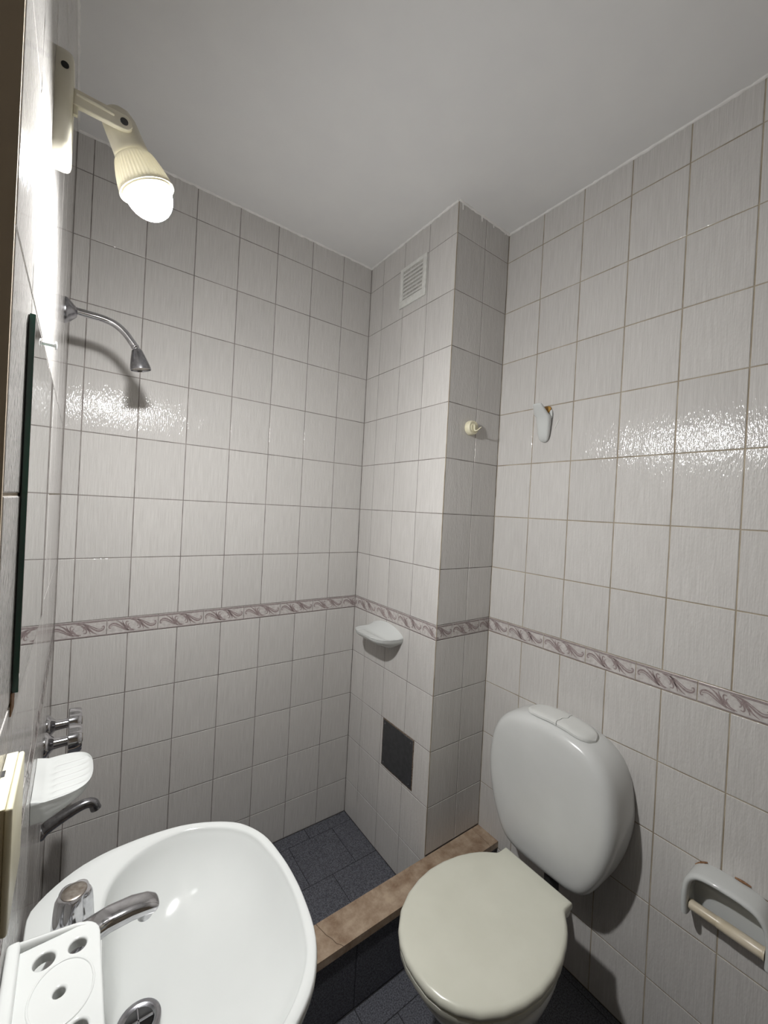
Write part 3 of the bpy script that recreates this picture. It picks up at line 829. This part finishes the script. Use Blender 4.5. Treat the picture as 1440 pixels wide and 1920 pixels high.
# button cover in two cracked pieces, following the curve of the top
def top_z(y):
    ys = [p[0] for p in th_ if p[1] > 0.65]; zs = [p[1] for p in th_ if p[1] > 0.65]
    y = abs(y)
    for (ya, za), (yb, zb) in zip(list(zip(ys, zs))[:-1], list(zip(ys, zs))[1:]):
        if yb <= y <= ya: return za + (zb - za) * (y - ya) / (yb - ya)
    return zs[-1]
def cover(y0, y1, name, jag0, jag1, r0, r1):
    nx, ny = 14, 20
    g, low = [], []
    xa, xb = 1.256, 1.354
    for i in range(ny + 1):
        f = i / ny
        for j in range(nx + 1):
            h = j / nx
            y = y0 + (y1 - y0) * f
            x = xa + (xb - xa) * h
            if r0:   # rounded far end
                dd = (y1 - y) if y1 > y0 else 0
            # end rounding (half ellipse)
            endw = 1.0
            if r1 and f > 0.45:
                q = (f - 0.45) / 0.55; endw = math.sqrt(max(1 - q ** 2.4, 0.0))
            xm = (xa + xb) / 2
            x = xm + (x - xm) * endw
            if jag0 and i == 0:
                y += jag0(h)
            elif jag0: y += jag0(h) * (1 - f) ** 2
            e = max(abs(2 * h - 1) ** 6, (f ** 14 if r1 else 0))
            z = top_z(y) + 0.0125 - 0.0050 * e
            g.append((x, y, z)); low.append((x, y, top_z(y) + 0.001))
    n = nx + 1; V = g + low; ob = len(g); F = []
    for i in range(ny):
        for j in range(nx):
            a = i * n + j; F.append((a, a + 1, a + n + 1, a + n)); F.append((ob + a, ob + a + n, ob + a + n + 1, ob + a + 1))
        F.append((i * n, (i + 1) * n, ob + (i + 1) * n, ob + i * n)); F.append((i * n + nx, ob + i * n + nx, ob + (i + 1) * n + nx, (i + 1) * n + nx))
    for j in range(nx):
        F.append((j, ob + j, ob + j + 1, j + 1)); F.append((ny * n + j, ny * n + j + 1, ob + ny * n + j + 1, ob + ny * n + j))
    return meshobj(name, V, F, 'button_plastic', tank, 60)
jag = lambda h: (0.004 * math.sin(h * 7.0) + 0.002 * math.sin(h * 19))
cover(-0.0238, 0.098, 'flush_cover', jag, None, False, True)
cover(-0.0256, -0.122, 'flush_cover', jag, None, False, True)
tube('flush_pipe', [(1.285, -0.02, 0.356), (1.285, -0.02, 0.30), (1.270, -0.03, 0.27), (1.235, -0.038, 0.262)], 0.022, 'dark_rubber', tank, 16)

# ------------------------------------------------------------------ toilet paper holder
tp = thing('paper_holder', 'white ceramic toilet paper holder with bare cream roller', 'paper holder', (XR - 0.0005, -1.322, 0.47), PI)
# local: x off wall, y (world -y), z up from 0.47
def arch_path():
    pts = [(-0.078, 0.008), (-0.079, 0.05), (-0.074, 0.090), (-0.058, 0.113), (-0.03, 0.121), (0.0, 0.122), (0.03, 0.121), (0.058, 0.113), (0.074, 0.090), (0.079, 0.05), (0.078, 0.008)]
    return spline([(0, p[0], p[1]) for p in pts], 6)
ap = arch_path(); rings = []
for i, p in enumerate(ap):
    t = (ap[min(i + 1, len(ap) - 1)] - ap[max(i - 1, 0)]).normalized()
    nn = Vector((0, -t.z, t.y))       # outward / inward
    f = abs(2 * i / (len(ap) - 1) - 1)
    dpt = 0.064 - 0.004 * f ** 3
    hf = 0.0072
    ring = []
    for x, q in ((0.0, -1), (dpt * .80, -1), (dpt * .93, -.85), (dpt * .99, -.4), (dpt, 0), (dpt * .99, .4), (dpt * .93, .85), (dpt * .80, 1), (0.0, 1)):
        ring.append(p + Vector((x, 0, 0)) + nn * hf * q)
    rings.append(ring)
V, F = loft(rings); meshobj('canopy', V, F, 'ceramic', tp, 60)
bm = bmesh.new()
poly = [(0, p.y * 0.97, p.z * 0.99) for p in ap[::3]]
f0 = [bm.verts.new((0.0, p[1], p[2])) for p in poly]; f1 = [bm.verts.new((0.006, p[1], p[2])) for p in poly]
bm.faces.new(f0[::-1]); bm.faces.new(f1)
for i in range(len(poly)): bm.faces.new((f0[i], f0[(i + 1) % len(poly)], f1[(i + 1) % len(poly)], f1[i]))
bmobj('back_plate', bm, 'ceramic', tp, 30)
lathe('roller', (0.042, -0.0705, 0.030), (0, 1, 0), [(0, .0105), (.003, .0118), (.055, .0118), (.0555, .0128), (.070, .0128), (.0705, .0132), (.137, .0132), (.138, .0142), (.141, .0142)], 'roller_plastic', tp, 20)
for y0, y1, z in ((-0.074, -0.050, 0.122), (0.004, 0.034, 0.1315)):
    tube('rust_stain', [(0.0008, y0, z - (0.016 if y0 < -.07 else 0)), (0.0015, (y0 + y1) / 2, z - (0.003 if y0 < -.07 else -0.001)), (0.0008, y1, z + (0.006 if y0 < -.07 else 0))], [0.0018, 0.0032, 0.0015], 'rust', tp, 8, 5)

# ------------------------------------------------------------------ porcelain hook on the right wall
hk = thing('wall_hook', 'white porcelain hook glued to the right wall', 'hook', (XR - 0.0003, -0.752, 1.715), PI)
rings = []
for z, x0, x1, hw in [(0.0, .0, .006, .004), (0.003, .0, .012, .011), (0.010, .0, .017, .0165), (0.025, .0, .021, .0205), (0.045, .0, .024, .023), (0.065, .0, .027, .025), (0.078, .0, .030, .0262), (0.088, .0, .0335, .0265)]:
    rings.append([Vector(((x0 + x1) / 2 + (x1 - x0) / 2 * (abs(math.cos(a)) ** .6) * (1 if math.cos(a) > 0 else -1), hw * (abs(math.sin(a)) ** .8) * (1 if math.sin(a) > 0 else -1), z)) for a in [2 * PI * j / 24 for j in range(24)]])
# the tongue leans out, leaving a cleft behind it
for z, x0, x1, hw in [(0.096, .012, .039, .0255), (0.106, .022, .0455, .0225), (0.116, .033, .0525, .0195), (0.124, .042, .0575, .0175), (0.128, .046, .0585, .0155), (0.1295, .049, .0565, .011)]:
    rings.append([Vector(((x0 + x1) / 2 + (x1 - x0) / 2 * (abs(math.cos(a)) ** .6) * (1 if math.cos(a) > 0 else -1), -0.004 + hw * (abs(math.sin(a)) ** .8) * (1 if math.sin(a) > 0 else -1), z)) for a in [2 * PI * j / 24 for j in range(24)]])
V, F = loft(rings); meshobj('tongue', V, F, 'ceramic', hk, 70)
rings = []
for z, d, hw in [(0.082, .010, .0262), (0.098, .0095, .0265), (0.110, .008, .024), (0.116, .006, .018), (0.119, .003, .010)]:
    rings.append([Vector((0.0002 + d * (0.5 + 0.5 * math.cos(a)), hw * math.sin(a), z)) for a in [2 * PI * j / 20 for j in range(20)]])
V, F = loft(rings); meshobj('wall_pad', V, F, 'ceramic', hk, 60)
rings = []
for z, d, hw in [(0.098, .013, .012), (0.106, .015, .019), (0.116, .012, .021), (0.124, .007, .017), (0.128, .002, .008)]:
    rings.append([Vector((0.0002 + d * (0.5 + 0.5 * math.cos(a)) * (1 + .12 * math.sin(3 * a + z * 200)), -0.002 + hw * math.sin(a) * (1 + .1 * math.sin(2 * a + z * 90)), z)) for a in [2 * PI * j / 20 for j in range(20)]])
V, F = loft(rings); meshobj('glue_patch', V, F, 'glue', hk, 60)
tube('glue_smear', [(0.0003, 0.050, 0.075), (0.0008, 0.042, 0.062), (0.0006, 0.034, 0.045)], [0.001, 0.0022, 0.001], 'vent_white', hk, 6, 4)

# ------------------------------------------------------------------ cream round hook on the shaft front
h2 = thing('suction_hook', 'small round cream plastic hook stuck on the shaft front', 'hook', (1.203, -DC - 0.0003, 1.766), -PI / 2)
lathe('base_disc', (0, 0, 0), (1, 0, 0), [(0, .0262), (.004, .0272), (.012, .0268), (.019, .0255), (.021, .0242), (.0215, .0185), (.0195, .0180), (.0195, .002)], 'cream_plastic', h2, 36, 40)
lathe('hub', (0.018, 0, 0), (1, 0, 0), [(0, .0165), (.004, .0165), (.0052, .0155), (.0054, .004)], 'cream_plastic', h2, 30, 40)
tube('hook_prong', [(0.020, 0.000, 0.014), (0.025, 0.000, 0.004), (0.026, 0.000, -0.008), (0.030, 0.002, -0.0125), (0.037, 0.005, -0.010), (0.043, 0.009, -0.003), (0.047, 0.012, 0.000)], [0.0042, 0.0045, 0.0045, 0.0042, 0.0036, 0.003, 0.0018], 'cream_plastic', h2, 12, 5, squash=0.6)

# ------------------------------------------------------------------ vent grille, black access plate
vent = thing('vent_grille', 'white slatted vent grille near ceiling on the shaft', 'vent', (XA - 0.0003, -0.312, 2.282), PI)
boxes('backing', [(0.0, 0.0015, -0.078, 0.078, 0.003, 0.158)], 'vent_dust', vent)
for b_ in ((0, .0065, -0.081, 0.081, 0.148, 0.163), (0, .0065, -0.081, 0.081, 0.0, 0.030), (0, .0065, -0.081, -0.062, 0.028, 0.150), (0, .0065, 0.060, 0.081, 0.028, 0.150)):
    rbox('frame', b_, 0.0014, 'vent_white', vent, 2)
for k in range(7):
    z = 0.038 + 0.0158 * k
    v = [(0.0016, -0.062, z + .0070), (0.0016, 0.061, z + .0070), (0.0058, 0.061, z - .004), (0.0058, -0.062, z - .004), (0.0016, -0.062, z + .0050), (0.0016, 0.061, z + .0050), (0.0048, 0.061, z - .0045), (0.0048, -0.062, z - .0045)]
    meshobj('slat', v, [(0, 1, 2, 3), (4, 7, 6, 5), (3, 2, 6, 7), (0, 4, 5, 1), (0, 3, 7, 4), (1, 5, 6, 2)], 'vent_white', vent)
plate = thing('access_plate', 'square black access plate low on the shaft', 'access plate', (XA - 0.0002, -0.362, 0.403), PI)
V, F = [], []
N_ = 40; inn, outp = [], []
per = []
for k in range(10): per.append((-0.095 + 0.19 * k / 10, 0.0))
for k in range(10): per.append((0.095, 0.185 * k / 10))
for k in range(10): per.append((0.095 - 0.19 * k / 10, 0.185))
for k in range(10): per.append((-0.095, 0.185 - 0.185 * k / 10))
r0 = [Vector((0.0, y * (1.035 + random.uniform(-.012, .012)), (z - .0925) * (1.035 + random.uniform(-.012, .012)) + .0925)) for y, z in per]
r1 = [Vector((0.0014, p.y * .99, (p.z - .0925) * .99 + .0925)) for p in r0]
V, F = loft([r0, r1]); meshobj('ragged_rim', V, F, 'panel_rim', plate)
rbox('plate', (0.0005, 0.0030, -0.094, 0.094, 0.0015, 0.184), 0.0008, 'panel_black', plate, 1)
for y in (-0.082, 0.082):
    for z in (0.014, 0.171):
        lathe('screw', (0.0028, y, z), (1, 0, 0), [(0, .004), (.0008, .0038), (.0012, .002)], 'dull_chrome', plate, 10)

# drips of ceiling paint on the shaft front
tr3 = [o for o in COL.objects if o.name == 'trim_3'][0]
for x, ln in ((XA + 0.018, 0.026), (XA + 0.120, 0.022), (XA + 0.186, 0.016), (XA + 0.255, 0.012)):
    tube('paint_drip', [(x, -DC - 0.0004, ZC - 0.002), (x + 0.002, -DC - 0.0006, ZC - ln * 0.6), (x + 0.003, -DC - 0.0004, ZC - ln)], [0.003, 0.0022, 0.0012], 'bead_paint', tr3, 8, 4)
